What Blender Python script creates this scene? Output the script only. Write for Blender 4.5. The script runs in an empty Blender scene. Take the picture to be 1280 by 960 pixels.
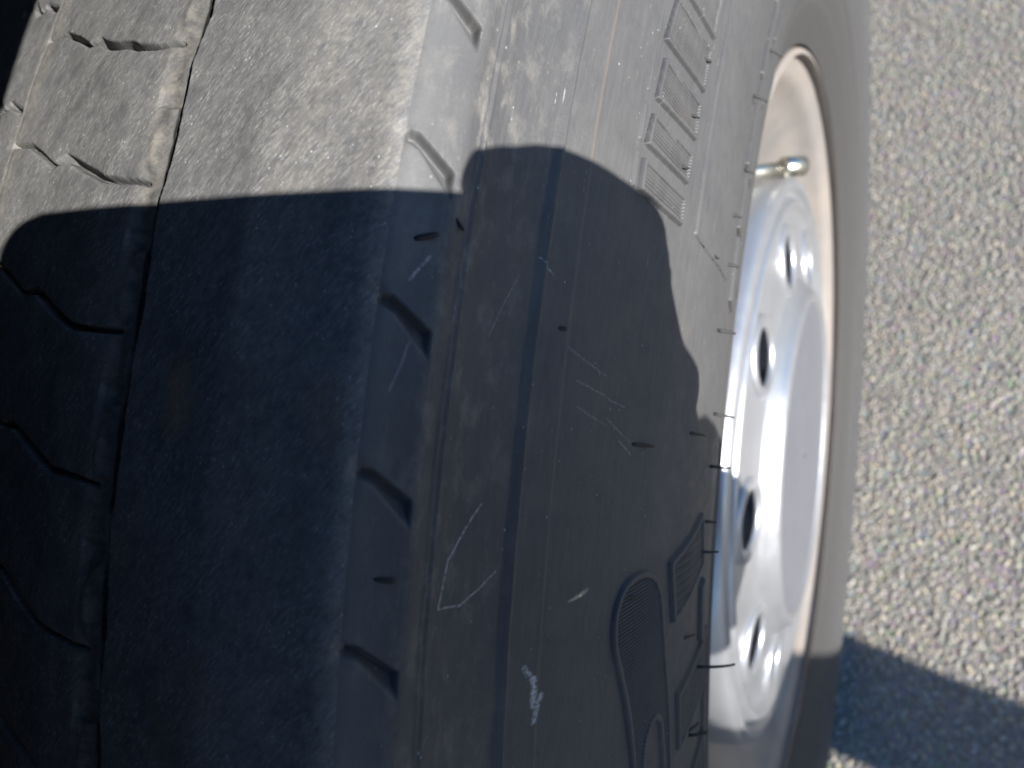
import bpy, bmesh, math, random
import numpy as np
from mathutils import Vector, Matrix

random.seed(4); rng = np.random.default_rng(7)
sc = bpy.context.scene
COL = sc.collection
R = math.radians

# ------------------------------------------------------------------ camera
CAM = Vector((0.18955316, -0.19249045, 1.02886297))
RIGHT = Vector((0.85036402, 0.27553624, -0.44828652))
UP = Vector((-0.05685829, 0.89506733, 0.44229132))
BACK = Vector((0.52311391, -0.35061982, 0.77679958))
cd = bpy.data.cameras.new('camera'); cam = bpy.data.objects.new('camera', cd); COL.objects.link(cam)
M = Matrix((RIGHT, UP, BACK)).transposed().to_4x4(); M.translation = CAM
cam.matrix_world = M
cd.sensor_width = 36; cd.lens = 791.57 / 1280 * 36
cd.clip_start = 0.002; cd.clip_end = 500
cd.dof.use_dof = True; cd.dof.focus_distance = 0.121; cd.dof.aperture_fstop = 15.5
sc.camera = cam
sc.render.resolution_x = 1024; sc.render.resolution_y = 768

# ------------------------------------------------------------------ light
SUN = Vector((0.90605, -0.26314, 0.33140)).normalized()        # towards the sun
w = bpy.data.worlds.new('World'); sc.world = w; w.use_nodes = True
nt = w.node_tree; bg = nt.nodes['Background']
sky = nt.nodes.new('ShaderNodeTexSky'); sky.sky_type = 'NISHITA'; sky.sun_disc = False
sky.sun_elevation = math.asin(SUN.z)
sky.ozone_density = 8.0; sky.dust_density = 0.3; sky.air_density = 1.0
sky.sun_rotation = math.atan2(SUN.x, SUN.y)
nt.links.new(sky.outputs[0], bg.inputs[0]); bg.inputs[1].default_value = 0.075
sl = bpy.data.lights.new('sun', 'SUN'); sl.energy = 5.0; sl.angle = R(0.5); sl.color = (1.0, 0.97, 0.93)
so = bpy.data.objects.new('sun', sl); COL.objects.link(so)
so.rotation_euler = SUN.to_track_quat('Z', 'Y').to_euler()
vs = sc.view_settings; vs.view_transform = 'Standard'; vs.look = 'None'; vs.gamma = 1; vs.use_curve_mapping = False
vs.exposure = 1.2
sc.render.engine = 'CYCLES'

# ------------------------------------------------------------------ helpers
def tag(o, label=None, cat=None, group=None, kind=None):
    if label: o['label'] = label
    if cat: o['category'] = cat
    if group: o['group'] = group
    if kind: o['kind'] = kind
    return o

def empty(name, loc=(0, 0, 0)):
    o = bpy.data.objects.new(name, None); COL.objects.link(o); o.location = loc; o.empty_display_size = .05
    return o

def link(name, me, mat, parent=None):
    o = bpy.data.objects.new(name, me); COL.objects.link(o)
    if mat is not None: me.materials.append(mat)
    if parent: o.parent = parent; o.matrix_parent_inverse = Matrix.Translation(-parent.location) if parent.type == 'EMPTY' else Matrix()
    return o

def mesh_np(name, V, F, uv=None, smooth=True):
    me = bpy.data.meshes.new(name)
    V = np.asarray(V, np.float32); F = np.asarray(F, np.int32); n = F.shape[1]
    me.vertices.add(len(V)); me.vertices.foreach_set('co', V.ravel())
    me.loops.add(F.size); me.loops.foreach_set('vertex_index', F.ravel())
    me.polygons.add(len(F)); me.polygons.foreach_set('loop_start', np.arange(0, F.size, n, dtype=np.int32))
    me.polygons.foreach_set('loop_total', np.full(len(F), n, np.int32))
    if uv is not None:
        ul = me.uv_layers.new(name='UVMap'); ul.data.foreach_set('uv', np.asarray(uv, np.float32)[F.ravel()].ravel())
    me.update(calc_edges=True); me.validate()
    if smooth: me.polygons.foreach_set('use_smooth', np.ones(len(me.polygons), bool))
    return me

def grid_faces(nu, nv, keep=None):
    i, j = np.meshgrid(np.arange(nu - 1), np.arange(nv - 1), indexing='ij')
    a = i * nv + j
    F = np.stack([a, a + 1, a + nv + 1, a + nv], -1).reshape(-1, 4)
    if keep is not None:
        k = keep.ravel(); F = F[k[F].all(1)]
    return F

def revolve(name, prof, mat, parent, th0=0, th1=360, n=192, closed=True):
    """profile points (x, r) turned about the axle"""
    P = np.array(prof, float); th = np.radians(np.linspace(th0, th1, n + 1))
    T, I = np.meshgrid(th, np.arange(len(P)), indexing='xy')
    X = P[I, 0]; Rr = P[I, 1]
    V = np.stack([X, Rr * np.sin(T), HZ + Rr * np.cos(T)], -1).reshape(-1, 3)
    me = mesh_np(name, V, grid_faces(len(P), n + 1)[:, ::-1])
    o = link(name, me, mat, parent)
    me.validate()
    bm = bmesh.new(); bm.from_mesh(me); bmesh.ops.remove_doubles(bm, verts=bm.verts, dist=1e-6)
    bmesh.ops.recalc_face_normals(bm, faces=bm.faces); bm.to_mesh(me); bm.free()
    me.polygons.foreach_set('use_smooth', np.ones(len(me.polygons), bool))
    return o

def smoothprof(pts, k=6):
    P = np.array(pts, float); out = []
    for i in range(len(P) - 1):
        p0 = P[max(i - 1, 0)]; p1 = P[i]; p2 = P[i + 1]; p3 = P[min(i + 2, len(P) - 1)]
        for t in np.linspace(0, 1, k, endpoint=False):
            out.append(.5 * ((2 * p1) + (-p0 + p2) * t + (2 * p0 - 5 * p1 + 4 * p2 - p3) * t * t + (-p0 + 3 * p1 - 3 * p2 + p3) * t ** 3))
    out.append(P[-1]); return np.array(out)

def tube_mesh(name, pts, rad, n=8, cap=True):
    pts = [Vector(p) for p in pts]; V = []; F = []
    if not hasattr(rad, '__len__'): rad = [rad] * len(pts)
    ref = Vector((.13, .31, .94))
    for i, p in enumerate(pts):
        d = (pts[min(i + 1, len(pts) - 1)] - pts[max(i - 1, 0)]).normalized()
        a = d.cross(ref).normalized(); b = d.cross(a)
        for k in range(n):
            t = 2 * math.pi * k / n; V.append(p + (a * math.cos(t) + b * math.sin(t)) * rad[i])
    for i in range(len(pts) - 1):
        for k in range(n):
            F.append((i * n + k, i * n + (k + 1) % n, (i + 1) * n + (k + 1) % n, (i + 1) * n + k))
    me = bpy.data.meshes.new(name)
    if cap: F += [tuple(range(n))[::-1], tuple(range((len(pts) - 1) * n, len(pts) * n))]
    me.from_pydata(V, [], F); me.polygons.foreach_set('use_smooth', [True] * len(me.polygons))
    return me

# ---- node helpers
class NT:
    def __init__(s, name):
        s.m = bpy.data.materials.new(name); s.m.use_nodes = True; s.t = s.m.node_tree
        s.b = s.t.nodes['Principled BSDF']
    def n(s, typ, **kw):
        x = s.t.nodes.new(typ)
        for k, v in kw.items():
            if k.startswith('i_'):
                k = k[2:]; x.inputs[int(k) if k.isdigit() else k.replace('_', ' ')].default_value = v
            else: setattr(x, k, v)
        return x
    def l(s, a, b): s.t.links.new(a, b)
    def noise(s, vec, scale, detail=4, rough=.55, dist=0):
        x = s.n('ShaderNodeTexNoise'); x.inputs['Scale'].default_value = scale; x.inputs['Detail'].default_value = detail
        x.inputs['Roughness'].default_value = rough; x.inputs['Distortion'].default_value = dist
        if vec is not None: s.l(vec, x.inputs['Vector'])
        return x.outputs['Fac']
    def ramp(s, fac, stops):
        x = s.n('ShaderNodeValToRGB'); e = x.color_ramp.elements
        while len(e) < len(stops): e.new(.5)
        for q, (p, c) in zip(e, stops):
            q.position = p; q.color = (c, c, c, 1) if not hasattr(c, '__len__') else (*c, 1)
        s.l(fac, x.inputs[0]); return x.outputs[0]
    def mix(s, fac, a, b, mode='MIX'):
        x = s.n('ShaderNodeMix', data_type='RGBA', blend_type=mode)
        for sock, v in ((x.inputs[0], fac), (x.inputs[6], a), (x.inputs[7], b)):
            if hasattr(v, 'is_output'): s.l(v, sock)
            elif hasattr(v, '__len__'): sock.default_value = (*v, 1)
            elif sock.type == 'RGBA': sock.default_value = (v, v, v, 1)
            else: sock.default_value = v
        return x.outputs[2]
    def math(s, op, a, b=0, clamp=False):
        x = s.n('ShaderNodeMath', operation=op, use_clamp=clamp)
        for sock, v in ((x.inputs[0], a), (x.inputs[1], b)):
            if hasattr(v, 'is_output'): s.l(v, sock)
            else: sock.default_value = v
        return x.outputs[0]
    def mapping(s, vec, scale=(1, 1, 1), rot=(0, 0, 0)):
        x = s.n('ShaderNodeMapping'); s.l(vec, x.inputs[0]); x.inputs['Scale'].default_value = scale; x.inputs['Rotation'].default_value = rot
        return x.outputs[0]
    def aniso(s, vec, deg, along, across):
        """long features run at deg from the u axis"""
        return s.mapping(s.mapping(vec, (1, 1, 1), (0, 0, R(-deg))), (along, across, 1))
    def bump(s, h, strength, dist=.001, normal=None):
        x = s.n('ShaderNodeBump'); x.inputs['Strength'].default_value = strength; x.inputs['Distance'].default_value = dist
        s.l(h, x.inputs['Height'])
        if normal is not None: s.l(normal, x.inputs['Normal'])
        return x.outputs[0]

G_ = (.26, .26, .26)
MARKS = [((1.66, -1.605), (1.78, -1.641), .0012, .003, G_, .35), ((1.69, -1.665), (1.86, -1.702), .001, .003, G_, .4), ((1.80, -1.735), (1.891, -1.781), .0008, .003, G_, .4), ((1.70, -1.72), (1.80, -1.75), .0008, .003, G_, .3),
         ((1.85, -1.78), (1.90, -1.812), .0012, .002, G_, .5), ((1.421, -2.078), (1.437, -2.003), .0010, .002, (.35, .35, .35), .8), ((1.437, -2.003), (1.495, -1.913), .0010, .002, (.35, .35, .35), .7), ((1.423, -2.082), (1.471, -2.087), .001, .002, (.35, .35, .35), .8),
         ((1.471, -2.087), (1.54, -2.036), .0010, .002, (.35, .35, .35), .7), ((1.297, -1.568), (1.323, -1.526), .0015, .002, (.4, .4, .38), .7), ((1.619, -2.232), (1.642, -2.263), .002, .006, (.45, .46, .45), .8), ((1.644, -2.263), (1.646, -2.315), .003, .007, (.5, .5, .48), .9),
         ((1.664, -2.301), (1.648, -2.346), .002, .007, (.45, .46, .45), .9), ((1.31, -1.66), (1.29, -1.74), .0008, .002, G_, .6), ((1.52, -1.50), (1.47, -1.62), .0008, .002, G_, .4), ((1.56, -1.45), (1.60, -1.47), .001, .003, (.4, .4, .4), .5)]

def rubber(name, tread):
    """UV is in decimetres: u across the profile, v along the circumference"""
    k = NT(name); uv = k.n('ShaderNodeUVMap', uv_map='UVMap').outputs[0]
    sep = k.n('ShaderNodeSeparateXYZ'); k.l(uv, sep.inputs[0]); u = sep.outputs[0]
    big = k.noise(uv, 3.2, 5, .6); mid = k.noise(uv, 14, 6, .65)
    streak = k.noise(k.aniso(uv, 58, 14, 48), 1.0, 5, .7)
    fleck = k.noise(k.aniso(uv, 52, 60, 190), 1.0, 4, .65)
    streak2 = k.noise(k.aniso(uv, 88, 8, 70), 1.0, 4, .75)
    fine = k.noise(uv, 120, 5, .7); grit = k.noise(uv, 300, 3, .7)
    if tread:
        base = k.mix(k.ramp(big, [(.3, 0), (.7, 1)]), (.084, .085, .087), (.128, .128, .128))
        base = k.mix(k.ramp(streak, [(.35, 0), (.75, .75)]), base, (.215, .208, .198))
        base = k.mix(k.math('MULTIPLY', k.ramp(fine, [(.5, 0), (.8, .7)]), k.ramp(mid, [(.3, .2), (.7, 1)])), base, (.27, .255, .23))
        base = k.mix(k.math('MULTIPLY', k.ramp(fleck, [(.52, 0), (.68, 1)]), k.ramp(mid, [(.35, .25), (.6, .9)])), base, (.30, .295, .28))
        base = k.mix(k.math('MULTIPLY', k.ramp(fleck, [(.33, 1), (.46, 0)]), .5), base, (.07, .073, .08))
        base = k.mix(k.ramp(mid, [(.25, .6), (.5, 0)]), base, (.075, .078, .085))
    else:
        base = k.mix(k.ramp(big, [(.3, 0), (.75, 1)]), (.050, .050, .052), (.069, .068, .067))
        base = k.mix(k.ramp(streak2, [(.4, 0), (.8, .35)]), base, (.115, .115, .114))
        base = k.mix(k.ramp(fine, [(.55, 0), (.8, .3)]), base, (.13, .128, .123))
        base = k.mix(k.ramp(mid, [(.2, .25), (.5, 0)]), base, (.045, .046, .05))
    # pale specks of grit caught in the surface
    vo = k.n('ShaderNodeTexVoronoi', feature='F1'); vo.inputs['Scale'].default_value = 46 if tread else 34; vo.inputs['Randomness'].default_value = 1
    k.l(k.mapping(uv, (1.4, 1, 1), (0, 0, R(20))), vo.inputs['Vector'])
    spk = k.math('MULTIPLY', k.ramp(vo.outputs['Distance'], [(.05, 1), (.12, 0)]), k.ramp(mid, [(.42, 0), (.55, 1)] if tread else [(.5, 0), (.62, 1)]))
    base = k.mix(k.math('MULTIPLY', spk, .8 if tread else .4), base, (.55, .54, .50))
    # hair scratches: a few long straight nicks, broken up
    for ang, sx_, seed, st in ((62, 22, 0.0, .7), (-12, 16, 5.3, .5), (84, 20, 9.1, .5), (38, 26, 3.3, .6)):
        mp = k.n('ShaderNodeMapping'); k.l(uv, mp.inputs[0]); mp.inputs['Rotation'].default_value = (0, 0, R(ang)); mp.inputs['Scale'].default_value = (sx_, 1.1, 1); mp.inputs['Location'].default_value = (seed, seed, 0)
        vv = k.n('ShaderNodeTexVoronoi', feature='F1'); vv.inputs['Scale'].default_value = 1.5; k.l(mp.outputs[0], vv.inputs['Vector'])
        m1 = k.math('MULTIPLY', k.ramp(vv.outputs['Distance'], [(.02, 1), (.05, 0)]), k.ramp(k.noise(uv, 60, 3), [(.42, 0), (.6, 1)]))
        base = k.mix(k.math('MULTIPLY', m1, st), base, (.38, .38, .38))
    st_ = k.ramp(k.noise(uv, 2.6, 6, .62, .4), [(.60, 0), (.70, 1)])
    base = k.mix(k.math('MULTIPLY', st_, .5 if tread else .15), base, (.135, .095, .065))
    if tread:
        # painted channel shade, then dried dirt along the groove edges and on the worn outer edge (u in dm)
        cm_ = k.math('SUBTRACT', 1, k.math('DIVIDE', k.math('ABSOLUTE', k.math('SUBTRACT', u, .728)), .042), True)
        base = k.mix(k.math('MULTIPLY', cm_, 1.0, True), base, (.055, .054, .052))  # channel colour darkened in place of the shade it would hold
        gm_ = k.math('MULTIPLY', k.math('SUBTRACT', 1, k.math('DIVIDE', k.math('ABSOLUTE', k.math('SUBTRACT', u, .7535)), .0115), True), 3, True)   # groove shade painted in as a near-black band along the slit
        for c0, wd, colr, st in ((.15, .06, (.27, .245, .195), .6), (.715, .045, (.21, .19, .155), .6), (1.24, .07, (.27, .245, .20), .45), (-.15, .05, (.25, .22, .17), .5), (1.10, .12, (.31, .28, .23), .3)):
            d = k.math('ABSOLUTE', k.math('SUBTRACT', u, c0))
            m_ = k.math('SUBTRACT', 1, k.math('DIVIDE', d, wd), True)
            n_ = k.ramp(k.noise(uv, 34, 6, .75), [(.42, 0), (.62, 1)])
            base = k.mix(k.math('MULTIPLY', k.math('MULTIPLY', m_, n_), st), base, colr)
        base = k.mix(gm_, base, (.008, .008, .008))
    else:
        d = k.math('ABSOLUTE', k.math('SUBTRACT', u, 1.653))
        m_ = k.math('SUBTRACT', 1, k.math('DIVIDE', d, .006), True)
        base = k.mix(k.math('MULTIPLY', m_, .35), base, (.16, .115, .085))
        d = k.math('ABSOLUTE', k.math('SUBTRACT', u, 1.27)); base = k.mix(k.math('MULTIPLY', k.math('SUBTRACT', 1, k.math('DIVIDE', d, .09), True), .7), base, (.108, .108, .107))
        base = k.mix(k.math('MULTIPLY', k.math('SUBTRACT', u, 2.15, True), 1.0, True), base, (.040, .038, .036))
        n2 = k.ramp(k.noise(k.mapping(uv, (1, .5, 1)), 22, 5, .7), [(.5, 0), (.72, 1)])
        d = k.math('ABSOLUTE', k.math('SUBTRACT', u, 1.40)); m_ = k.math('SUBTRACT', 1, k.math('DIVIDE', d, .25), True)
        base = k.mix(k.math('MULTIPLY', k.math('MULTIPLY', m_, n2), .5), base, (.25, .23, .195))
    def seg(a, b, wd, soft):
        pa = k.n('ShaderNodeVectorMath', operation='SUBTRACT'); k.l(uvw, pa.inputs[0]); pa.inputs[1].default_value = (*a, 0)
        ab = (b[0] - a[0], b[1] - a[1], 0); L2 = ab[0] ** 2 + ab[1] ** 2
        dt = k.n('ShaderNodeVectorMath', operation='DOT_PRODUCT'); k.l(pa.outputs[0], dt.inputs[0]); dt.inputs[1].default_value = ab
        tt = k.math('DIVIDE', dt.outputs['Value'], L2, True)
        pr = k.n('ShaderNodeVectorMath', operation='SCALE'); pr.inputs[0].default_value = ab; k.l(tt, pr.inputs['Scale'])
        ds = k.n('ShaderNodeVectorMath', operation='DISTANCE'); k.l(pa.outputs[0], ds.inputs[0]); k.l(pr.outputs[0], ds.inputs[1])
        return k.math('SUBTRACT', 1, k.math('DIVIDE', k.math('SUBTRACT', ds.outputs['Value'], wd), soft), True)
    wn = k.n('ShaderNodeTexNoise'); wn.inputs['Scale'].default_value = 14; wn.inputs['Detail'].default_value = 5; k.l(uv, wn.inputs['Vector'])
    w1 = k.n('ShaderNodeVectorMath', operation='MULTIPLY_ADD'); k.l(wn.outputs['Color'], w1.inputs[0]); w1.inputs[1].default_value = (.05, .05, 0) if tread else (.012, .012, 0)
    w0 = k.n('ShaderNodeVectorMath', operation='SUBTRACT'); k.l(uv, w0.inputs[0]); w0.inputs[1].default_value = (.025, .025, 0) if tread else (.006, .006, 0)
    k.l(w0.outputs[0], w1.inputs[2]); uvw = w1.outputs[0]
    if tread: marks = [((.905, -1.745), (.915, -1.81), .012, .035, (.32, .20, .10), .5), ((1.19, -1.76), (1.20, -1.81), .005, .04, (.26, .16, .10), .45), ((1.0, -2.2), (1.02, -2.24), .0, .05, (.18, .12, .08), .5)]
    else: marks = MARKS
    for a, b, wd, soft, cl, stg in marks:
        br = k.ramp(fine if not tread else mid, [(.38, 0), (.55, 1)] if not tread else [(.3, .4), (.6, 1)])
        base = k.mix(k.math('MULTIPLY', k.math('MULTIPLY', seg(a, b, wd, soft), br), stg), base, cl)
    k.l(base, k.b.inputs['Base Color'])
    k.l(k.ramp(mid, [(.3, .50 if not tread else .62), (.7, .68 if not tread else .82)]), k.b.inputs['Roughness'])
    k.b.inputs['Specular IOR Level'].default_value = .5 if not tread else .35
    h = k.math('ADD', k.math('MULTIPLY', fleck if tread else streak2, .6), k.math('ADD', k.math('MULTIPLY', fine, .5), k.math('MULTIPLY', grit, .35)))
    k.l(k.bump(h, .32 if tread else .28, .0006 if tread else .0004), k.b.inputs['Normal'])
    return k.m

def metal(name, col, rough, dirt=0.0, dirtcol=(.25, .18, .12), metallic=1.0):
    k = NT(name); tc = k.n('ShaderNodeTexCoord').outputs['Object']
    a = k.noise(tc, 9, 5, .6); b = k.noise(tc, 60, 4, .6)
    c = k.mix(k.ramp(a, [(.35, 0), (.75, 1)]), col, tuple(x * .9 for x in col))
    if dirt:
        mk = k.ramp(a, [(.3, 0), (.65, dirt)])
        c = k.mix(mk, c, dirtcol)
        k.l(k.math('SUBTRACT', metallic, mk, True), k.b.inputs['Metallic'])
    else: k.b.inputs['Metallic'].default_value = metallic
    k.l(c, k.b.inputs['Base Color'])
    k.l(k.ramp(b, [(.3, rough * .85), (.7, rough * 1.15)]), k.b.inputs['Roughness'])
    k.l(k.bump(b, .08, .0005), k.b.inputs['Normal'])
    return k.m

def plain(name, col, rough=.6, metallic=0, bumps=.1, scale=80, var=.25, spec=.5):
    k = NT(name); tc = k.n('ShaderNodeTexCoord').outputs['Object']
    a = k.noise(tc, scale, 5, .6)
    k.l(k.mix(a, tuple(x * (1 - var) for x in col), tuple(min(1, x * (1 + var)) for x in col)), k.b.inputs['Base Color'])
    k.b.inputs['Roughness'].default_value = rough; k.b.inputs['Metallic'].default_value = metallic
    k.b.inputs['Specular IOR Level'].default_value = spec
    k.l(k.bump(a, bumps, .001), k.b.inputs['Normal'])
    return k.m

HZ = 0.5            # height of the axle
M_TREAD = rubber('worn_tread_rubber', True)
M_SIDE = rubber('sidewall_rubber', False)
M_ALU = metal('brushed_aluminium', (.45, .455, .47), .36, metallic=.75)
M_WELL = metal('dirty_rim_aluminium', (.36, .34, .32), .42, .7, (.20, .155, .12), .7)
M_HUB = metal('hub_grey_metal', (.145, .148, .165), .5, metallic=.3)
M_DARK = plain('dark_brake_iron', (.03, .028, .026), .8)
M_BRASS = metal('nickel_brass', (.62, .59, .50), .28)

# ------------------------------------------------------------------ ground
def asphalt(name, stones):
    k = NT(name); tc = k.n('ShaderNodeTexCoord').outputs['Object']
    if stones:
        g = k.n('ShaderNodeNewGeometry').outputs['Random Per Island']
        c = k.ramp(g, [(0, (.18, .17, .15)), (.18, (.25, .23, .195)), (.40, (.31, .28, .23)), (.62, (.36, .325, .265)), (.80, (.48, .445, .37)), (.90, (.56, .42, .25)), (.96, (.60, .57, .50))])
        c = k.mix(k.noise(tc, 400, 4), c, (.33, .30, .25))
    else:
        v = k.n('ShaderNodeTexVoronoi'); v.inputs['Scale'].default_value = 130; k.l(tc, v.inputs['Vector'])
        c = k.mix(k.ramp(v.outputs['Distance'], [(.2, 0), (.7, 1)]), k.mix(.5, v.outputs['Color'], (.3, .28, .25)), (.12, .115, .10))
        c = k.mix(.45, c, (.36, .335, .29))
        c = k.mix(k.noise(tc, 4, 5), c, (.19, .18, .16))
        k.l(k.bump(v.outputs['Distance'], .6, .003), k.b.inputs['Normal'])
    k.l(c, k.b.inputs['Base Color']); k.b.inputs['Roughness'].default_value = .85
    return k.m

gm = mesh_np('ground', [(-60, -60, 0), (60, -60, 0), (60, 60, 0), (-60, 60, 0)], [(0, 1, 2, 3)], smooth=False)
ground = tag(link('ground', gm, asphalt('asphalt_binder', False)), kind='structure')
# worn chippings standing proud of the binder
ico = bmesh.new(); bmesh.ops.create_icosphere(ico, subdivisions=1, radius=1)
iv = np.array([v.co[:] for v in ico.verts]); jf = np.array([[v.index for v in f.verts] for f in ico.faces]); ico.free()
gx, gy = np.meshgrid(np.arange(.05, .56, .0060), np.arange(-.55, 1.42, .0060))
pts = np.stack([gx.ravel(), gy.ravel()], 1); pts += rng.uniform(-.0028, .0028, pts.shape)
dd = np.hypot(pts[:, 0] - .2, pts[:, 1] + .2)
pts = pts[rng.random(len(pts)) < np.clip(1.5 - dd * .55, .5, 1)]
N = len(pts)
sz = rng.uniform(.0019, .0046, (N, 3)) * np.array([1, 1, .30]); ang = rng.uniform(0, 6.28, N)
jit = 1 + rng.uniform(-.22, .22, (N, len(iv), 1))
P = iv[None] * jit * sz[:, None]
ca, sa = np.cos(ang)[:, None], np.sin(ang)[:, None]
P = np.stack([P[..., 0] * ca - P[..., 1] * sa, P[..., 0] * sa + P[..., 1] * ca, P[..., 2]], -1)
P[..., 0] += pts[:, None, 0]; P[..., 1] += pts[:, None, 1]; P[..., 2] += rng.uniform(-.0012, .0006, (N, 1))
Fs = (jf[None] + (np.arange(N) * len(iv))[:, None, None]).reshape(-1, 3)
st_o = link('asphalt_chippings', mesh_np('asphalt_chippings', P.reshape(-1, 3), Fs, smooth=False), asphalt('stone_chippings', True))
tag(st_o, kind='stuff', label='pale grey and tan stone chippings worn proud in the asphalt', cat='gravel')

# ------------------------------------------------------------------ tyre surface
SX = 0.933
_p = [(0, .507), (.06, .5065), (.1, .503), (.122, .498), (.131, .49), (.140 * SX, .48), (.149 * SX, .455), (.155 * SX, .425), (.1565 * SX, .40), (.154 * SX, .37), (.147 * SX, .335), (.135 * SX, .308), (.122, .300)]
_p = np.array(_p); _S = np.r_[0, np.cumsum(np.hypot(*np.diff(_p, axis=0).T))]
# dense, slightly rounded version that keeps the calibrated arc lengths
_sd = np.linspace(0, _S[-1], 1400)
_q = np.insert(_p, 4, (.1243, .4966), 0); _q[5] = (.1298, .4890); _Sq = np.insert(_S, 4, .1254)
_x = np.interp(_sd, _Sq, _q[:, 0]); _r = np.interp(_sd, _Sq, _q[:, 1])
def _sm(a, wdt):
    kx = np.arange(-wdt, wdt + 1); g = np.exp(-.5 * (kx / (wdt / 2.5)) ** 2); g /= g.sum()
    pad = np.r_[a[0] - (a[1:wdt + 1][::-1] - a[0]), a, a[-1] - (a[-wdt - 1:-1][::-1] - a[-1])]
    return np.convolve(pad, g, 'valid')
_xs, _rs = _sm(_x, 45), _sm(_r, 45); _xt, _rt = _sm(_x, 10), _sm(_r, 10)
_bl = np.clip((_sd - .135) / .02, 0, 1)
_x = _xt * (1 - _bl) + _xs * _bl; _r = _rt * (1 - _bl) + _rs * _bl
_nx = -np.gradient(_r, _sd); _nr = np.gradient(_x, _sd); _nl = np.hypot(_nx, _nr); _nx /= _nl; _nr /= _nl

def surf(s, thd, h):
    """s [mm across from the centre line], thd [deg from the top], h [mm out] -> xyz"""
    sg = np.where(s < 0, -1., 1.); a = np.abs(s) / 1000
    x = np.interp(a, _sd, _x); r = np.interp(a, _sd, _r); nx = np.interp(a, _sd, _nx); nr = np.interp(a, _sd, _nr)
    x = sg * (x + nx * h / 1000); r = r + nr * h / 1000; t = np.radians(thd)
    z = HZ + r * np.cos(t); z = np.where(z < .0035, .0035, z)
    return np.stack([x, r * np.sin(t), z], -1)

def seg_dist(px, py, poly, closed=False):
    """distance to polyline and parameter 0..1 along it"""
    best = np.full(px.shape, 1e9); par = np.zeros(px.shape); n = len(poly)
    m = n if closed else n - 1
    for i in range(m):
        ax, ay = poly[i]; bx, by = poly[(i + 1) % n]; dx, dy = bx - ax, by - ay
        t = np.clip(((px - ax) * dx + (py - ay) * dy) / (dx * dx + dy * dy + 1e-12), 0, 1)
        d = np.hypot(px - ax - t * dx, py - ay - t * dy); q = d < best
        best = np.where(q, d, best); par = np.where(q, (i + t) / m, par)
    return best, par

def inside(px, py, poly):
    c = np.zeros(px.shape, bool); n = len(poly)
    for i in range(n):
        ax, ay = poly[i]; bx, by = poly[(i + 1) % n]
        if ay == by: continue
        c ^= ((ay > py) != (by > py)) & (px < (bx - ax) * (py - ay) / (by - ay) + ax)
    return c

def vnoise(x, y, seed):
    """smooth value noise on the surface"""
    xi = np.floor(x).astype(int); yi = np.floor(y).astype(int); fx = x - xi; fy = y - yi
    fx = fx * fx * (3 - 2 * fx); fy = fy * fy * (3 - 2 * fy)
    def h(a, b):
        v = (a * 374761393 + b * 668265263 + seed * 974711) & 0x7fffffff
        v = ((v ^ (v >> 13)) * 1274126177) & 0x7fffffff
        return ((v ^ (v >> 16)) & 0xffff) / 65535.
    return (h(xi, yi) * (1 - fx) + h(xi + 1, yi) * fx) * (1 - fy) + (h(xi, yi + 1) * (1 - fx) + h(xi + 1, yi + 1) * fx) * fy

MMD = 8.85                                          # mm along the tread per degree
PITCH = 3.13
SIPE = [(13.0, 1.72), (22, 1.55), (29, 1.20), (35.5, .82), (40.5, .90), (49, .50), (58, .12), (65, .05), (71.5, 0)]

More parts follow.
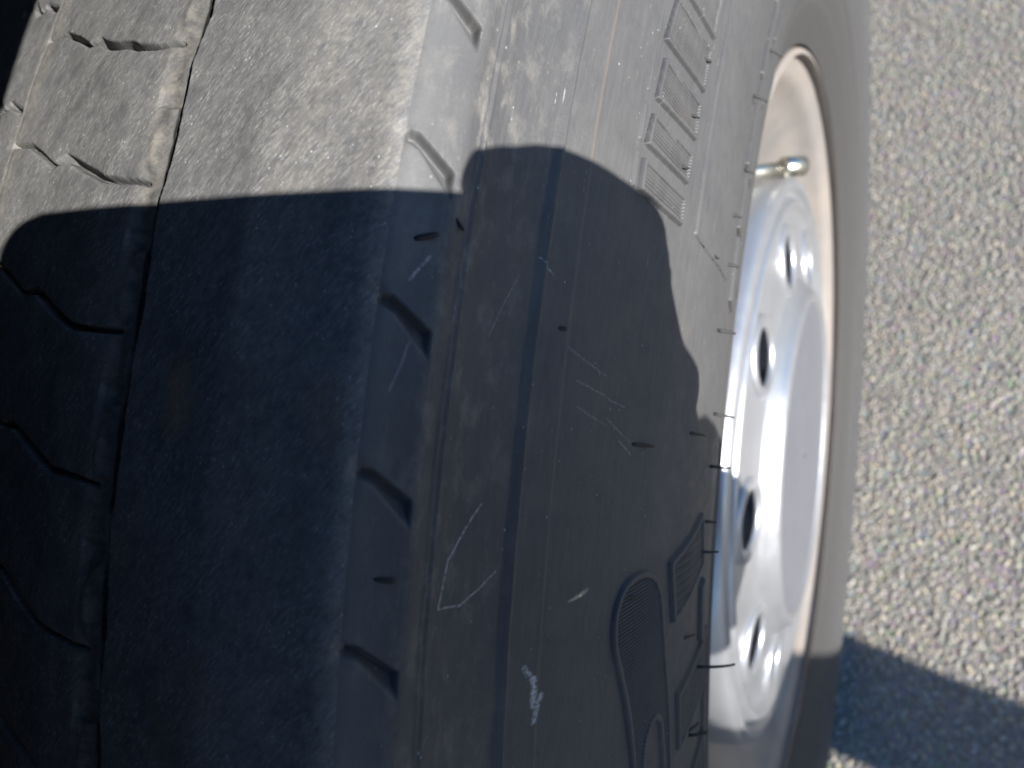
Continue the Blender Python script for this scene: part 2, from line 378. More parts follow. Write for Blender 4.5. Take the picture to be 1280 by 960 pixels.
def height(s, thd):
    """relief of the running surface in mm"""
    h = np.zeros(s.shape)
    a = thd * MMD
    h += ((vnoise(s / 9, a / 9, 1) - .5) * .35 + (vnoise(s / 3.1, a / 4, 2) - .5) * .12) * np.clip((163 - np.abs(s)) / 8, 0, 1)
    # ---- narrow grooves
    for g, wd, dep in ((76.2, .75, 6.5), (13.2, .5, .10), (-13.2, .5, .10), (-76.2, .75, 6.5)):
        zig = .55 * np.sin(a * 2 * np.pi / 27.7 + .6) + .35 * (vnoise(a / 3.0, a * 0, 5) - .5) * 2 + .45 * np.clip(np.sin(a * 2 * np.pi / 27.7 * 2), .5, 1)
        wv = (wd if abs(g) < 20 else .05) + .3 * (vnoise(a / 6, a * 0 + 3, 6) - .4) + (abs(g) > 20) * .95 * np.clip(np.sin(a * 2 * np.pi / 13.85) * 3 - 1.9, 0, 1)
        if abs(g) < 20: zig = zig * .5
        d = np.abs(s - g - zig * np.sign(g) * .6)
        h -= dep * np.clip(1 - (d - wv) / .35, 0, 1) * (d < wv + .35)
        if abs(g) > 20:
            wide = np.clip((-16.3 - thd) / 1.5, 0, 1) * np.clip((thd + 60) / 5, 0, 1)          # groove shaped wider and deeper further down so that its shade reads black
            h -= (2.0 + 3.5 * wide) * np.clip(1 - (d - 1.0 - .25 * wide) / .45, 0, 1)
    # channel on the inner side of the outer groove, with lumps once a pitch
    for sg in (1, -1):
        q = sg * s; c = np.clip((q - 69.0) / 6.2, 0, 1) * (q < 76.2); c = c * c * (3 - 2 * c)
        ph = ((a / 27.7 + .33) % 1.0)
        lump = np.exp(-((q - 72.4 - .8 * np.sin(ph * 9)) / 1.1) ** 2) * ((ph > .32) & (ph < .80)) * np.clip(np.minimum((ph - .32) * 30, (.80 - ph) * 60), 0, 1)
        lump2 = np.exp(-((q - 74.0) / 1.2) ** 2) * np.clip(np.sin(ph * 6.28 * 1.5 + 1) * 2, 0, 1)
        step = .5 * np.clip((ph - .80) * 60, 0, 1) * np.clip((.96 - ph) * 20, 0, 1) * (q > 70)
        h += -1.9 * c + (.50 * lump * (.6 + .8 * vnoise(s / 2.2, a / 3, 31)) + .35 * lump2 - step * .9) * (q > 64) * (q < 76.4)
        h -= .15 * c * vnoise(s / 1.6, a / 2.2, 8)
    # ---- sipes
    k0 = np.round((thd + 12.73) / PITCH)
    for dk in (-1, 0, 1):
        k = k0 + dk; rel = (thd - (-12.73 + k * PITCH))
        wob = (vnoise(s / 11, k * 7.3 + 40, 11) - .5) * 1.6
        jitter = (vnoise(k * 3.7 + 9, k * 0, 12) - .5) * 1.2
        d, t = seg_dist(s, rel * MMD + wob + jitter, [(x, y * MMD) for x, y in SIPE])
        wd = .10 + .42 * np.exp(-((t - .62) / .2) ** 2) + .15 * np.exp(-((t - .2) / .1) ** 2)
        h -= 3.0 * np.clip(1 - (d - wd) / .42, 0, 1)
        h -= .25 * np.exp(-(d / 1.6) ** 2)
    m = (s < 11.5) & (s > -11.5)
    if m.any():
        rel = ((thd + 13.1) / PITCH - np.round((thd + 13.1) / PITCH)) * PITCH
        d, t = seg_dist(s, rel * MMD, [(-11.2, 5), (-5, 5.6), (0, 1.5), (4, 2.5), (11.2, -.5)])
        h -= 3 * np.clip(1 - (d - .35) / .3, 0, 1)
    # ---- shoulder scallops
    N0 = -18.03; NP = 2.93
    k = np.round((thd - (N0 - .5)) / NP); rel = (thd - (N0 + k * NP)) * 8.7
    tri = [(125.0, -1.6), (126.0, .1), (127.6, .1), (134.0, -4.4), (134.2, -9.2), (128.0, -2.8)]
    ins = inside(s, rel, tri)
    du, _ = seg_dist(s, rel, tri[1:4]); dl, _ = seg_dist(s, rel, tri[4:] + tri[:1]); de, _ = seg_dist(s, rel, tri, True)
    dep = (.7 + 2.0 * (dl / (dl + du + .01))) * np.clip(de / .85, 0, 1)
    h -= np.where(ins, dep, 0)
    h -= .5 * np.exp(-((s - 125.5) / 1.2) ** 2 - ((rel + .5) / 1.6) ** 2)
    # ---- moulding lines round the shoulder
    h += .28 * np.exp(-((s - 138.3) / .28) ** 2) + .22 * np.exp(-((s - 139.9) / .25) ** 2) - .22 * np.exp(-((s - 139.1) / .3) ** 2)
    h += 1.0 * np.clip((s - 155.2) / 2.2, 0, 1) * np.clip((158.3 - s) / 1.0, 0, 1)
    h += .13 * np.exp(-((s - 165.3) / .22) ** 2)
    # faint ribs raised across the upper sidewall, seen in the raking light
    return h

def side_h(s, thd):
    h = .13 * np.exp(-((s - 165.3) / .22) ** 2) + .75 * np.clip((s - 151) / 5.0, 0, 1) * np.clip((158.3 - s) / .8, 0, 1)
    a = thd * 8
    h += (vnoise(s / 14, a / 14, 21) - .5) * .25 * np.clip((s - 169) / 8, 0, 1)
    h += .9 * np.clip((s - 283) / 1.2, 0, 1) * np.clip((288 - s) / 1.2, 0, 1)
    h += .8 * np.clip((s - 305) / 3, 0, 1)
    return h

def theta_axis(a, b, step, coarse=1.5):
    return np.r_[np.arange(a, b, step), np.arange(b, a + 360, coarse), a + 360]

def band(name, s0, s1, ds, th, mat, parent, hf, eps=0.):
    s = np.arange(s0, s1 + ds * .5, ds); s[-1] = s1
    Sg, T = np.meshgrid(s, th, indexing='ij')
    H = hf(Sg, np.where(T > 180, T - 360, T))
    V = surf(Sg, T, H + eps)
    uv = np.stack([Sg / 100, T * MMD / 100], -1)
    F = grid_faces(len(s), len(th))
    return link(name, mesh_np(name, V.reshape(-1, 3), F[:, ::-1], uv.reshape(-1, 2)), mat, parent)

wheel = tag(empty('truck_wheel', (0, 0, HZ)), 'large worn black truck tyre on a bright aluminium rim with raised lettering, standing on asphalt', 'truck wheel')
thS = theta_axis(-46, 14, .09)
tyre = band('tyre', 165.9, 330.5, .8, thS, M_SIDE, wheel, side_h, -.02)

thT = theta_axis(-31.0, -6.5, .031)
thC = theta_axis(-31.5, -5.5, .5)
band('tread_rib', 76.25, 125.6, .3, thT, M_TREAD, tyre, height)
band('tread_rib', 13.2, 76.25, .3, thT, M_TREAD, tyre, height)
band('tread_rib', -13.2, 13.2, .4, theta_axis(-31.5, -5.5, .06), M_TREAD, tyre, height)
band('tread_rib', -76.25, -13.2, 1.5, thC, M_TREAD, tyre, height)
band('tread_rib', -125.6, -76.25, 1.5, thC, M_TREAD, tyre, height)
band('shoulder_band', 125.5, 166.0, .3, thT, M_SIDE, tyre, height)
band('shoulder_band', -166.0, -125.5, 1.5, thC, M_SIDE, tyre, height)
band('inner_sidewall', -330.5, -165.9, 2, thC, M_SIDE, tyre, lambda s, t: s * 0)

MS = 7.9
def raised(name, poly, top=1.3, rim=1.1, hatch=.92, ht=.8, slope=0., holes=(), step=(.3, .15), taper=.5):
    """raised figure on the sidewall: a plain lip with fine ribs inside; poly in (s mm, theta deg)"""
    P = np.array(poly, float); Pm = [(a, b * MS) for a, b in P]
    s = np.arange(P[:, 0].min() - .8, P[:, 0].max() + .8, step[0]); th = np.arange(P[:, 1].min() - .1, P[:, 1].max() + .1, step[1] / MS)
    Sg, T = np.meshgrid(s, th, indexing='ij')
    ins = inside(Sg, T * MS, Pm); d, _ = seg_dist(Sg, T * MS, Pm, True); sd = np.where(ins, d, -d)
    for hp in holes:
        Hm = [(a, b * MS) for a, b in hp]
        i2 = inside(Sg, T * MS, Hm); d2, _ = seg_dist(Sg, T * MS, Hm, True)
        sd = np.minimum(sd, np.where(i2, -d2, d2))
    H = top * np.clip((sd + .35) / taper, 0, 1) - .15
    if hatch:
        ph = (T * MS + slope * (Sg - P[0, 0])) / hatch
        rib = ht * np.clip(.5 + .9 * np.cos(2 * np.pi * ph), 0, 1) 
        inner = np.clip((sd - rim) / .25, 0, 1)
        H = H - inner * (1.0 - rib)
    V = surf(Sg, T, H)
    F = grid_faces(len(s), len(th), sd > -.55)
    uv = np.stack([Sg / 100, T * MMD / 100], -1)
    return link(name, mesh_np(name, V.reshape(-1, 3), F[:, ::-1], uv.reshape(-1, 2)), M_SIDE, tyre)

def rnd(poly, k=5):
    """closed outline through the points, rounded"""
    P = np.array(poly, float); n = len(P); out = []
    for i in range(n):
        p0, p1, p2, p3 = P[i - 1], P[i], P[(i + 1) % n], P[(i + 2) % n]
        for t in np.linspace(0, 1, k, endpoint=False):
            out.append(.5 * ((2 * p1) + (-p0 + p2) * t + (2 * p0 - 5 * p1 + 4 * p2 - p3) * t * t + (-p0 + 3 * p1 - 3 * p2 + p3) * t ** 3))
    return out

# hatched bars of the upper lettering
bars = [[(184.5, -2.3), (183.8, -4.1), (202.6, -3.9), (203.2, -2.1)],
        [(183.9, -4.7), (183.2, -6.45), (202.2, -6.3), (202.7, -4.5)],
        [(183.3, -7.05), (181.6, -8.7), (201.6, -8.52), (201.9, -6.9)],
        [(182.9, -9.21), (182.0, -10.59), (201.0, -10.37), (200.9, -9.1)],
        [(181.9, -11.1), (181.1, -12.07), (200.1, -11.96), (200.6, -10.95)],
        [(180.9, -12.52), (180.9, -13.43), (199.9, -13.37), (200.2, -12.48)]]
for b in bars: raised('hatched_bar', b, rim=.8, ht=.7)
# thin plain moulded edges to the left of each bar
for (b0, b1) in zip([b[0][1] for b in bars], [b[1][1] for b in bars]):
    m_ = 178.6
    raised('bar_edge', [(m_, b0 + .1), (m_, b1), (m_ + 1.3, b1), (m_ + 1.3, b0 + .1)], top=.55, hatch=0, taper=.6)
# the large lower figure with its slot
G = [(188.0, -25.6), (187.6, -24.75), (190.6, -24.08), (196.6, -23.82), (202.6, -23.97), (206.8, -24.43), (209.5, -25.15), (214.4, -27.39), (218.0, -29.19), (221.0, -32.4), (222.5, -35.5), (203.5, -35.5), (200.6, -32.0), (197.9, -29.58), (194.6, -27.76), (190.1, -26.3)]
Gin = [(206.6, -33), (203.9, -30.4), (203.8, -29.3), (207.0, -28.8), (211.0, -29.0), (213.2, -29.8), (215.4, -31.4), (217.6, -34.8), (208.5, -34.8)]
raised('raised_figure', rnd(G), top=1.1, rim=1.15, hatch=.86, ht=.75, slope=-.12, holes=[rnd(Gin)])
raised('hatched_bar', [(213.2, -23.95), (241.2, -22.74), (246.8, -25.02), (217.8, -26.08)], top=1.2, rim=1.2, hatch=.8, ht=.7)
raised('hatched_bar', [(223.3, -28.94), (263.2, -28.6), (264.7, -31.2), (225.9, -31.23)], top=1.2, rim=1.2, hatch=.8, ht=.7)
raised('letter_edge', [(245.6, -26.0), (249.6, -25.7), (253.4, -28.6), (248.6, -28.4)], top=1.3, hatch=0)
raised('letter_edge', [(258.3, -31.7), (264.1, -31.6), (268.2, -35.3), (262.7, -35.2)], top=1.3, hatch=0)
raised('hatched_bar', [(227, -34.1), (266, -33.6), (268, -36.4), (229, -36.5)], top=1.2, rim=1.2, hatch=.8, ht=.7)
# long raised bands of the upper lettering, cut off square at their lower end
raised('raised_band', [(209.6, 13.5), (209.4, -13.07), (221.3, -13.15), (243.6, -12.86), (244.6, 13.5)], top=.8, hatch=0, step=(.5, .5))
for i, (s_, a_, b_) in enumerate([(251, 12, 4.8), (252, 4.4, -.6), (252.5, -1.0, -6.2), (253.2, -6.6, -9.6), (254, -10, -13.2)]):
    raised('raised_band', [(s_, a_), (s_, b_), (s_ + 7, b_ - .25), (s_ + 7, a_ - .25)], top=1.3, hatch=0, step=(.4, .4))
for i, (a_, b_) in enumerate([(11, 5), (4.6, -.4), (-.8, -5.5), (-6, -11.5)]):
    raised('raised_band', [(266, a_), (266, b_), (277, b_ - .3), (277, a_ - .3)], top=1.2, hatch=0, step=(.4, .4))

# ------------------------------------------------------------------ vent whiskers
M_WHISK = plain('whisker_rubber', (.022, .021, .021), .6)
def whisker(s, t, L, tip, rad=.42):
    a = surf(np.array(s, float), np.array(t, float), np.array(-.4)); ds, dt, dh = tip
    n = 5; pts = []
    for i in range(n + 1):
        q = i / n
        pts.append(Vector(surf(np.array(s + ds * q * L), np.array(t + dt * q * L / 8.), np.array(-.4 + dh * L * q * (1 - .3 * q)))))
    me = tube_mesh('vent_whisker', pts, [rad / 1000 * (1 - .35 * i / n) for i in range(n + 1)], 6)
    link('vent_whisker', me, M_WHISK, tyre)
for s_, t_, L, tip, rd in [
        (129.6, -16.98, 3.6, (.9, .35, .5), .55), (129.4, -22.80, 3.4, (.95, -.1, .4), .5), (135.9, -16.4, 2.4, (.6, -.6, .6), .4), (163.0, -17.75, 2.0, (.7, .1, .6), .5),
        (190.2, -20.18, 7.5, (.95, 0, .3), .5), (221.0, -19.63, 24 * .35, (.95, 0, .35), .45), (194.3, -13.4, 4, (.8, .2, .5), .4),
        (194.0, -11.75, 5, (.8, .2, .5), .5), (195.5, -9.85, 5, (.8, .2, .5), .5), (197.0, -7.6, 5, (.8, .25, .5), .5), (222, -13.0, 4.5, (.9, 0, .5), .4), (229, -27.2, 6, (.9, -.1, .5), .45),
        (240, -31.8, 6, (.9, 0, .5), .45), (189.5, -24.35, 6, (.95, -.1, .4), .35)]:
    whisker(s_, t_, L, tip, rd)
for t_, L in [(1.5, 9), (-3.2, 8), (-6.6, 5), (-10, 5), (-12.2, 6), (-15.2, 8), (-18.6, 9), (-20.9, 9), (-23.3, 5), (-24.4, 8), (-29.4, 17), (-32.0, 8), (-33.2, 5), (-35.6, 11)]:
    whisker(240 + 14 * rng.random(), t_, L, (.45, .02 * rng.standard_normal(), .85), .5)

# ------------------------------------------------------------------ rim and disc
rim = revolve('rim', smoothprof([(-.119, .296), (-.118, .290), (-.10, .279), (-.08, .262), (-.03, .246), (.02, .243), (.055, .246), (.080, .262), (.098, .276), (.110, .283), (.1145, .290), (.117, .2965), (.1195, .2985), (.1225, .2975), (.1235, .294)], 5), M_WELL, wheel, n=256)
_dp = smoothprof([(.030, .2435), (.050, .236), (.075, .228), (.092, .2235), (.104, .2205), (.1125, .2165), (.1155, .2120), (.1155, .2090), (.1120, .2065), (.1105, .2045), (.1125, .2025), (.1160, .2000), (.1165, .1970), (.1140, .1935), (.1130, .190), (.1135, .180), (.1155, .163), (.1180, .143)], 5)
disc = revolve('wheel_disc', np.r_[_dp, _dp[::-1] - np.array([.011, .004]), _dp[:1]], M_ALU, wheel, n=256)
# hand holes cut through the disc
cut = bmesh.new(); HOLE_R = .0215; HC = .1620; TH0 = 20 + 11.3; TH0 = math.degrees(0)
hole_th = [TOP + 18 + 36 * i for TOP in (19.0,) for i in range(10)]
for a in hole_th:
    t = R(a)
    bmesh.ops.create_cone(cut, cap_ends=True, segments=40, radius1=HOLE_R, radius2=HOLE_R, depth=.12,
        matrix=Matrix.Translation((.10, HC * math.sin(t), HZ + HC * math.cos(t))) @ Matrix.Rotation(R(90), 4, 'Y'))
cm = bpy.data.meshes.new('cutter'); cut.to_mesh(cm); cut.free(); co = bpy.data.objects.new('cutter', cm); COL.objects.link(co)
bo = disc.modifiers.new('cut', 'BOOLEAN'); bo.object = co; bo.solver = 'EXACT'
bpy.context.view_layer.update()
dg = bpy.context.evaluated_depsgraph_get(); nm = bpy.data.meshes.new_from_object(disc.evaluated_get(dg))
disc.modifiers.clear(); disc.data = nm; nm.name = 'wheel_disc'
bpy.data.objects.remove(co); bpy.data.meshes.remove(cm)
nm.polygons.foreach_set('use_smooth', np.ones(len(nm.polygons), bool))
nm.set_sharp_from_angle(angle=R(40))
# rounded lip of each hand hole
lipm = None
for a in hole_th:
    t = R(a)
    if lipm is None:
        V = []; F = []; n1, n2 = 40, 12
        for i in range(n1):
            for j in range(n2):
                p_, q_ = 2 * math.pi * i / n1, 2 * math.pi * j / n2; rr = HOLE_R + .0012 + .0046 * math.cos(q_)
                V.append((.0034 * math.sin(q_), rr * math.cos(p_), rr * math.sin(p_)))
                F.append((i * n2 + j, ((i + 1) % n1) * n2 + j, ((i + 1) % n1) * n2 + (j + 1) % n2, i * n2 + (j + 1) % n2))
        lipm = bpy.data.meshes.new('hand_hole_lip'); lipm.from_pydata(V, [], F); lipm.polygons.foreach_set('use_smooth', [True] * len(F)); lipm.materials.append(M_ALU)
    o = bpy.data.objects.new('hand_hole_lip', lipm); COL.objects.link(o); o.parent = disc
    rad_ = Vector((0, math.sin(t), math.cos(t))); nn = (Vector((1, 0, 0)) * math.cos(R(4)) + rad_ * math.sin(R(4))); tg = Vector((0, math.cos(t), -math.sin(t)))
    m4 = Matrix((nn, tg, nn.cross(tg))).transposed().to_4x4(); m4.translation = Vector((.1148, HC * math.sin(t), HZ + HC * math.cos(t))); o.matrix_local = m4
hubc = revolve('hub_flange', smoothprof([(.1265, .1225), (.1260, .1190), (.1262, .10), (.1264, .05), (.1266, .002)], 5), M_HUB, wheel, n=128)
revolve('hub_ring', smoothprof([(.1165, .1430), (.1195, .1395), (.1235, .1350), (.1275, .1315), (.1292, .1285), (.1286, .1255), (.1260, .1223)], 5), M_ALU, wheel, n=128)
revolve('brake_drum', [(-.10, .002), (-.10, .20), (-.02, .205), (.040, .205), (.042, .19), (.042, .002)], M_DARK, wheel, n=96)
# valve stem bent round in the rim well
def wp(x, r, td): t = R(td); return Vector((x, r * math.sin(t), HZ + r * math.cos(t)))
VT = 12.0
vs_ = link('valve_stem', tube_mesh('valve_stem', [wp(.068, .252, 24), wp(.078, .243, 26), wp(.088, .234, 29), wp(.100, .229, 33), wp(.118, .226, 38)], [.0062, .0056, .0052, .0052, .0048], 14), M_BRASS, wheel)
link('valve_cap', tube_mesh('valve_cap', [wp(.113, .227, 37), wp(.1135, .227, 37.1), wp(.124, .225, 40), wp(.1255, .225, 40.4)], [.0062, .0070, .0068, .0045], 12), M_BRASS, vs_)

# ------------------------------------------------------------------ mudguard over the wheel (outside the frame, throws the shade in the top left corner)
M_GUARD = plain('black_mudguard_plastic', (.022, .022, .024), .55)
prof = [(-.21, .585), (-.18, .600), (.10, .600), (.150, .594), (.1645, .5775), (.1670, .5790), (.1555, .5990), (.12, .6065), (-.18, .6065), (-.216, .590), (-.21, .585)]
guard = revolve('mudguard', prof, M_GUARD, None, -62, 75, 120)
tag(guard, 'black plastic mudguard shell curving over the top of the truck tyre', 'mudguard')

# ------------------------------------------------------------------ truck body over the wheel arch (outside the frame, it keeps the sky off the tread)
M_CAB = plain('dark_cab_paint', (.045, .05, .06), .3, var=.04, bumps=0); M_UNDER = plain('underbody_black', (.018, .018, .018), .8)
cab = tag(empty('cab_body', (-1.2, 0, .0)), 'dark grey truck cab side with round wheel arch above the tyre', 'cab')
bm = bmesh.new(); inner = []; outer = []
for i in range(65):
    a = R(-96 + 176 * i / 64); dy, dz = math.sin(a), math.cos(a)
    k = min((1.15 if dy < 0 else .92) / max(abs(dy), 1e-6), (1.95 / dz) if dz > 0 else 9, (.22 / -dz) if dz < -.2 else 9)
    inner.append((.612 * dy, HZ + .612 * dz)); outer.append((k * dy, HZ + k * dz))
for xx in (.120, .152):
    for loop in (inner, outer): [bm.verts.new((xx, y, z)) for y, z in loop]
bm.verts.ensure_lookup_table(); n = 65
for i in range(n - 1):
    for a, b in ((0, n), (3 * n, 2 * n), (2 * n, 0), (n, 3 * n)): bm.faces.new([bm.verts[j] for j in (a + i, a + i + 1, b + i + 1, b + i)])
bmesh.ops.recalc_face_normals(bm, faces=bm.faces); me = bpy.data.meshes.new('side_panel'); bm.to_mesh(me); bm.free(); link('side_panel', me, M_CAB, cab)
bm = bmesh.new()
for (x0, x1, y0, y1, z0, z1) in ((-2.5, .118, -1.14, .91, 1.15, 2.44), (-2.2, -.24, -1.1, 3.5, .55, 1.14), (-2.5, .118, -1.14, -.72, .40, 1.14), (-2.5, -.24, .70, .91, .60, 1.14)):
    bmesh.ops.create_cube(bm, size=1, matrix=Matrix.Translation(((x0 + x1) / 2, (y0 + y1) / 2, (z0 + z1) / 2)) @ Matrix.Diagonal((x1 - x0, y1 - y0, z1 - z0, 1)))
bmesh.ops.bevel(bm, geom=bm.edges[:], offset=.01, segments=2, affect='EDGES')
me = bpy.data.meshes.new('underbody'); bm.to_mesh(me); bm.free(); link('underbody', me, M_UNDER, cab)

# ------------------------------------------------------------------ photographer with phone (behind the camera; they cast the big shadow)
def PC(X, Y, z=.004, d=0): return CAM + RIGHT * X + UP * Y + BACK * z + SUN * d

def limb(bm, a, b, ra, rb, n=10, flat=1.0):
    k = max(2, int((b - a).length / (min(ra, rb) * .45)))
    for i in range(k + 1):
        q = i / k; p = a.lerp(b, q); r = ra + (rb - ra) * q
        bmesh.ops.create_icosphere(bm, subdivisions=2, radius=r, matrix=Matrix.Translation(p))

def fused(name, fill, voxel, mat, parent, smooth=4):
    bm = bmesh.new(); fill(bm); me = bpy.data.meshes.new(name); bm.to_mesh(me); bm.free()
    o = bpy.data.objects.new(name, me); COL.objects.link(o)
    m = o.modifiers.new('r', 'REMESH'); m.mode = 'VOXEL'; m.voxel_size = voxel; m.use_smooth_shade = True
    s = o.modifiers.new('s', 'SMOOTH'); s.iterations = smooth; s.factor = .5
    bpy.context.view_layer.update(); dg = bpy.context.evaluated_depsgraph_get()
    nm = bpy.data.meshes.new_from_object(o.evaluated_get(dg)); nm.name = name
    bpy.data.objects.remove(o); bpy.data.meshes.remove(me)
    return link(name, nm, mat, parent)

M_SKIN = plain('skin', (.48, .29, .21), .5, var=.08); M_JKT = plain('jacket_cloth', (.025, .030, .045), .9, bumps=.4, scale=300)
M_JEAN = plain('denim', (.05, .07, .12), .9, bumps=.4, scale=400); M_SHOE = plain('shoe_leather', (.05, .04, .035), .5); M_HAIR = plain('hair', (.04, .028, .02), .6)
WR, EL_, SH = PC(.180, -.076, .034, 0), PC(.356, -.160, .02, .12), PC(.225, -.20, 0, .36)
WL, ELL, SHL = PC(.138, -.142, .045, 0), PC(.275, -.285, 0, .20), PC(-.03, -.37, 0, .42)
NECK, HEAD = PC(.095, -.24, 0, .41), PC(.048, -.135, 0, .44)
HP, HP2 = PC(.60, -.45, 0, .42), PC(.66, -.60, 0, .52)
KN, KN2 = PC(1.09, -.573, 0, .45), PC(1.06, -.80, 0, .50)
AN, AN2 = PC(1.50, -.84, 0, .42), PC(1.50, -1.04, 0, .56)
for v_ in (AN, AN2): v_.z = .09
person = tag(empty('person', (HP.x, HP.y, 0)), 'person in dark jacket and jeans bending down to hold a phone over the tyre', 'person')
def chain(bm, pts, r0, r1):
    for i in range(len(pts) - 1):
        a = r0 + (r1 - r0) * i / (len(pts) - 1); b = r0 + (r1 - r0) * (i + 1) / (len(pts) - 1)
        limb(bm, pts[i], pts[i + 1], a, b)
FACE = (CAM + BACK * .02 - HEAD).normalized(); FR = FACE.cross(Vector((0, 0, 1))).normalized(); FU = FR.cross(FACE)
def hp(f, r, u): return HEAD + FACE * f + FR * r + FU * u
def body(bm):
    limb(bm, SH.lerp(SHL, .5), HP.lerp(HP2, .5), .10, .10); limb(bm, SH, SHL, .05, .05)
    limb(bm, SH, EL_, .042, .036); limb(bm, EL_, WR, .036, .026); limb(bm, SHL, ELL, .042, .036); limb(bm, ELL, WL, .036, .026)
    limb(bm, HP, KN, .075, .052); limb(bm, KN, AN, .050, .036); limb(bm, HP2, KN2, .075, .052); limb(bm, KN2, AN2, .050, .036)
    limb(bm, SH.lerp(SHL, .5), NECK, .06, .055); limb(bm, NECK, HEAD, .052, .055)
    for s_, c_ in (((.085, .073, .105), (0, 0, .02)), ((.07, .055, .06), (.025, 0, -.055))):
        mx = Matrix((FACE, FR, FU)).transposed().to_4x4(); mx.translation = hp(*c_)
        bmesh.ops.create_icosphere(bm, subdivisions=3, radius=1, matrix=mx @ Matrix.Diagonal((*s_, 1)))
    limb(bm, hp(.085, 0, .02), hp(.105, 0, -.018), .009, .013)                     # nose
    limb(bm, hp(.085, -.02, -.055), hp(.085, .02, -.055), .008, .008)              # lips
    for e in (-1, 1): limb(bm, hp(0, e * .076, .01), hp(-.008, e * .082, -.02), .012, .010)   # ears
    # right hand round the end of the phone
    limb(bm, WR, PC(.150, -.045, .024), .024, .019); limb(bm, WR, PC(.146, -.064, .026), .022, .016)
    limb(bm, PC(.150, -.045, .024), PC(.136, -.014, .020), .017, .0115)
    chain(bm, [PC(.136, -.014, .020), PC(.126, .006, .012), PC(.100, .0125, .008), PC(.088, .0142, .008), PC(.0715, .0122, .008)], .0100, .0083)
    for y_, e_ in ((-.028, .094), (-.045, .098), (-.060, .108)):
        chain(bm, [PC(.146, y_ + .003, .022), PC(.1475, y_, .002), PC(.132, y_ - .001, -.0065), PC(e_, y_ - .002, -.0072)], .0095, .0070)
    chain(bm, [PC(.158, -.058, .034), PC(.142, -.046, .030), PC(.120, -.036, .0215), PC(.102, -.030, .0195)], .0135, .0085)
    # left hand under the near end
    limb(bm, WL, PC(0.074, -.098, .026), .024, .020); limb(bm, WL, PC(0.102, -.100, .030), .022, .018); limb(bm, PC(0.072, -.098, .026), PC(0.108, -.094, .028), .018, .016)
    limb(bm, PC(.076, -.080, .024), PC(.125, -.080, .024), .014, .014); limb(bm, WL, PC(.115, -.09, .028), .026, .02)
    for x_, e_ in ((.072, 0), (.055, .004), (.038, .004), (.023, -.002)):
        chain(bm, [PC(x_ + .042, -.088, .026), PC(x_ + .041, -.073, .012), PC(x_ + .038, -.0685, .004), PC(x_ + .032, -.0660, .0035)], .0092, .0070)
    chain(bm, [PC(0.100, -.105, .036), PC(0.092, -.080, .030), PC(0.082, -.058, .0215), PC(0.076, -.044, .0190)], .0130, .0085)
fused('body', body, .0035, M_SKIN, person, 3)
def jacket(bm):
    limb(bm, SH.lerp(SHL, .5), HP.lerp(HP2, .5), .135, .130); limb(bm, SH, SHL, .080, .080)
    limb(bm, SH, EL_, .068, .052); limb(bm, EL_, WR, .052, .036); limb(bm, SHL, ELL, .068, .052); limb(bm, ELL, WL, .062, .046); limb(bm, SHL, SH.lerp(EL_, .35), .085, .075); limb(bm, SH.lerp(SHL, .5), WL.lerp(ELL, .45), .10, .06)
    limb(bm, SH.lerp(SHL, .5), NECK, .085, .068)
fused('jacket', jacket, .008, M_JKT, person, 3)
def trousers(bm):
    for a, b, c in ((HP, KN, AN), (HP2, KN2, AN2)): limb(bm, a, b, .098, .068); limb(bm, b, c, .071, .062)
    limb(bm, HP, HP2, .11, .11)
fused('trousers', trousers, .009, M_JEAN, person, 3)
for A_ in (AN, AN2):
    fwd = Vector((-.75, .55, 0)).normalized()
    def shoe(bm):
        limb(bm, Vector((A_.x, A_.y, .055)), Vector((A_.x, A_.y, .052)) + fwd * .17, .050, .040); limb(bm, Vector((A_.x, A_.y, .055)) - fwd * .05, Vector((A_.x, A_.y, .09)), .042, .045)
    sh = fused('shoe', shoe, .006, M_SHOE, person, 3)
    for v_ in sh.data.vertices: v_.co.z = max(v_.co.z, .006)
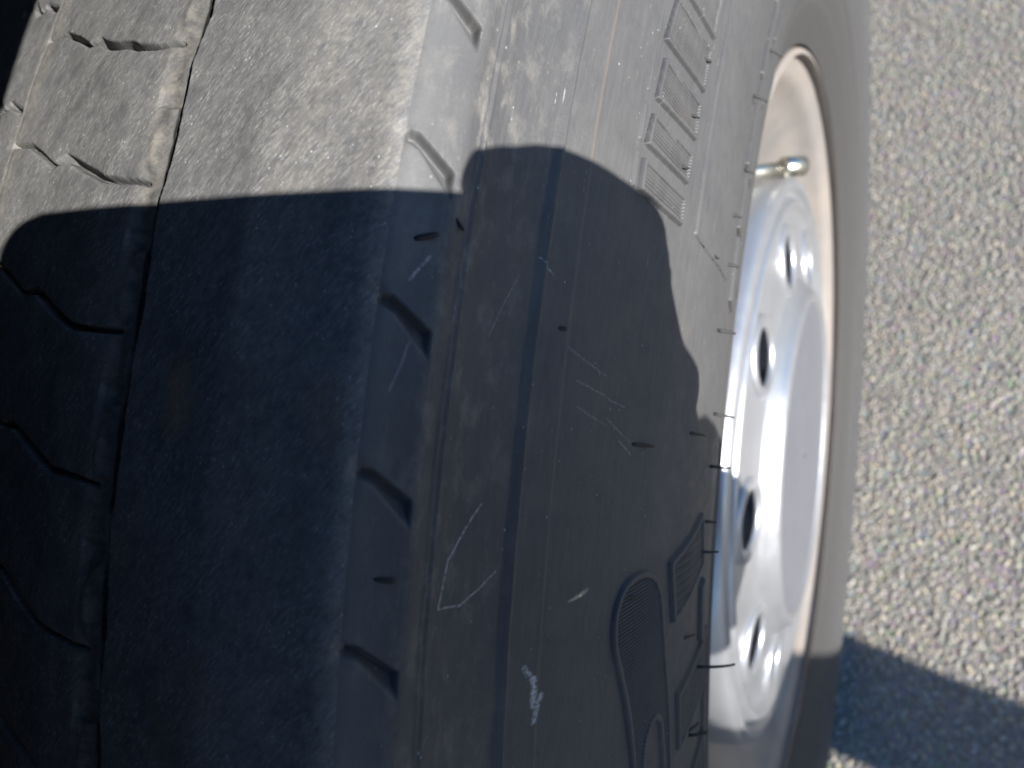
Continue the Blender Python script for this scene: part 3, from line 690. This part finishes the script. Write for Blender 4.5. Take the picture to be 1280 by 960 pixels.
def hair(bm):
    mx = Matrix((FACE, FR, FU)).transposed().to_4x4(); mx.translation = hp(-.014, 0, .040)
    bmesh.ops.create_icosphere(bm, subdivisions=3, radius=1, matrix=mx @ Matrix.Diagonal((.088, .080, .100, 1)))
fused('hair', hair, .005, M_HAIR, person, 2)
for e in (-1, 1):
    bm = bmesh.new(); bmesh.ops.create_uvsphere(bm, u_segments=16, v_segments=10, radius=.012, matrix=Matrix.Translation(hp(.073, e * .032, .02)))
    me = bpy.data.meshes.new('eye'); bm.to_mesh(me); bm.free(); link('eye', me, plain('eye_white', (.7, .7, .7), .2, var=.02), person)

# phone: lens side faces the tyre, the camera looks out beside its lens ring
def rbox(name, x0, x1, y0, y1, z0, z1, rad, mat, parent, bev=.0015):
    bm = bmesh.new(); P = []
    for cx, cy, a0 in ((x1 - rad, y1 - rad, 0), (x0 + rad, y1 - rad, 90), (x0 + rad, y0 + rad, 180), (x1 - rad, y0 + rad, 270)):
        for i in range(9): t = R(a0 + i * 90 / 8); P.append((cx + rad * math.cos(t), cy + rad * math.sin(t)))
    lo = [bm.verts.new(PC(x, y, z0)) for x, y in P]; hi = [bm.verts.new(PC(x, y, z1)) for x, y in P]
    f1 = bm.faces.new(lo[::-1]); f2 = bm.faces.new(hi)
    for i in range(len(P)): bm.faces.new((lo[i], lo[(i + 1) % len(P)], hi[(i + 1) % len(P)], hi[i]))
    bmesh.ops.bevel(bm, geom=list(f1.edges) + list(f2.edges), offset=bev, segments=3, affect='EDGES')
    me = bpy.data.meshes.new(name); bm.to_mesh(me); bm.free(); return link(name, me, mat, parent)
M_PH = plain('phone_black_glass', (.01, .01, .012), .15, var=.05, bumps=0); M_PHM = plain('phone_metal_frame', (.12, .12, .13), .3, 1, 0, var=.05)
phone = tag(empty('phone', PC(.06, -.025, .007)), 'black phone held level by two hands with its lens corner over the tyre', 'phone')
rbox('phone_body', -.013, .134, -.061, .0110, .0040, .0118, .0105, M_PHM, phone)
rbox('screen', -.0115, .1325, -.0595, .0095, .0115, .0122, .009, M_PH, phone, .0002)
rbox('lens_plate', -.010, .020, -.024, .0085, .0022, .0042, .007, M_PH, phone, .0006)
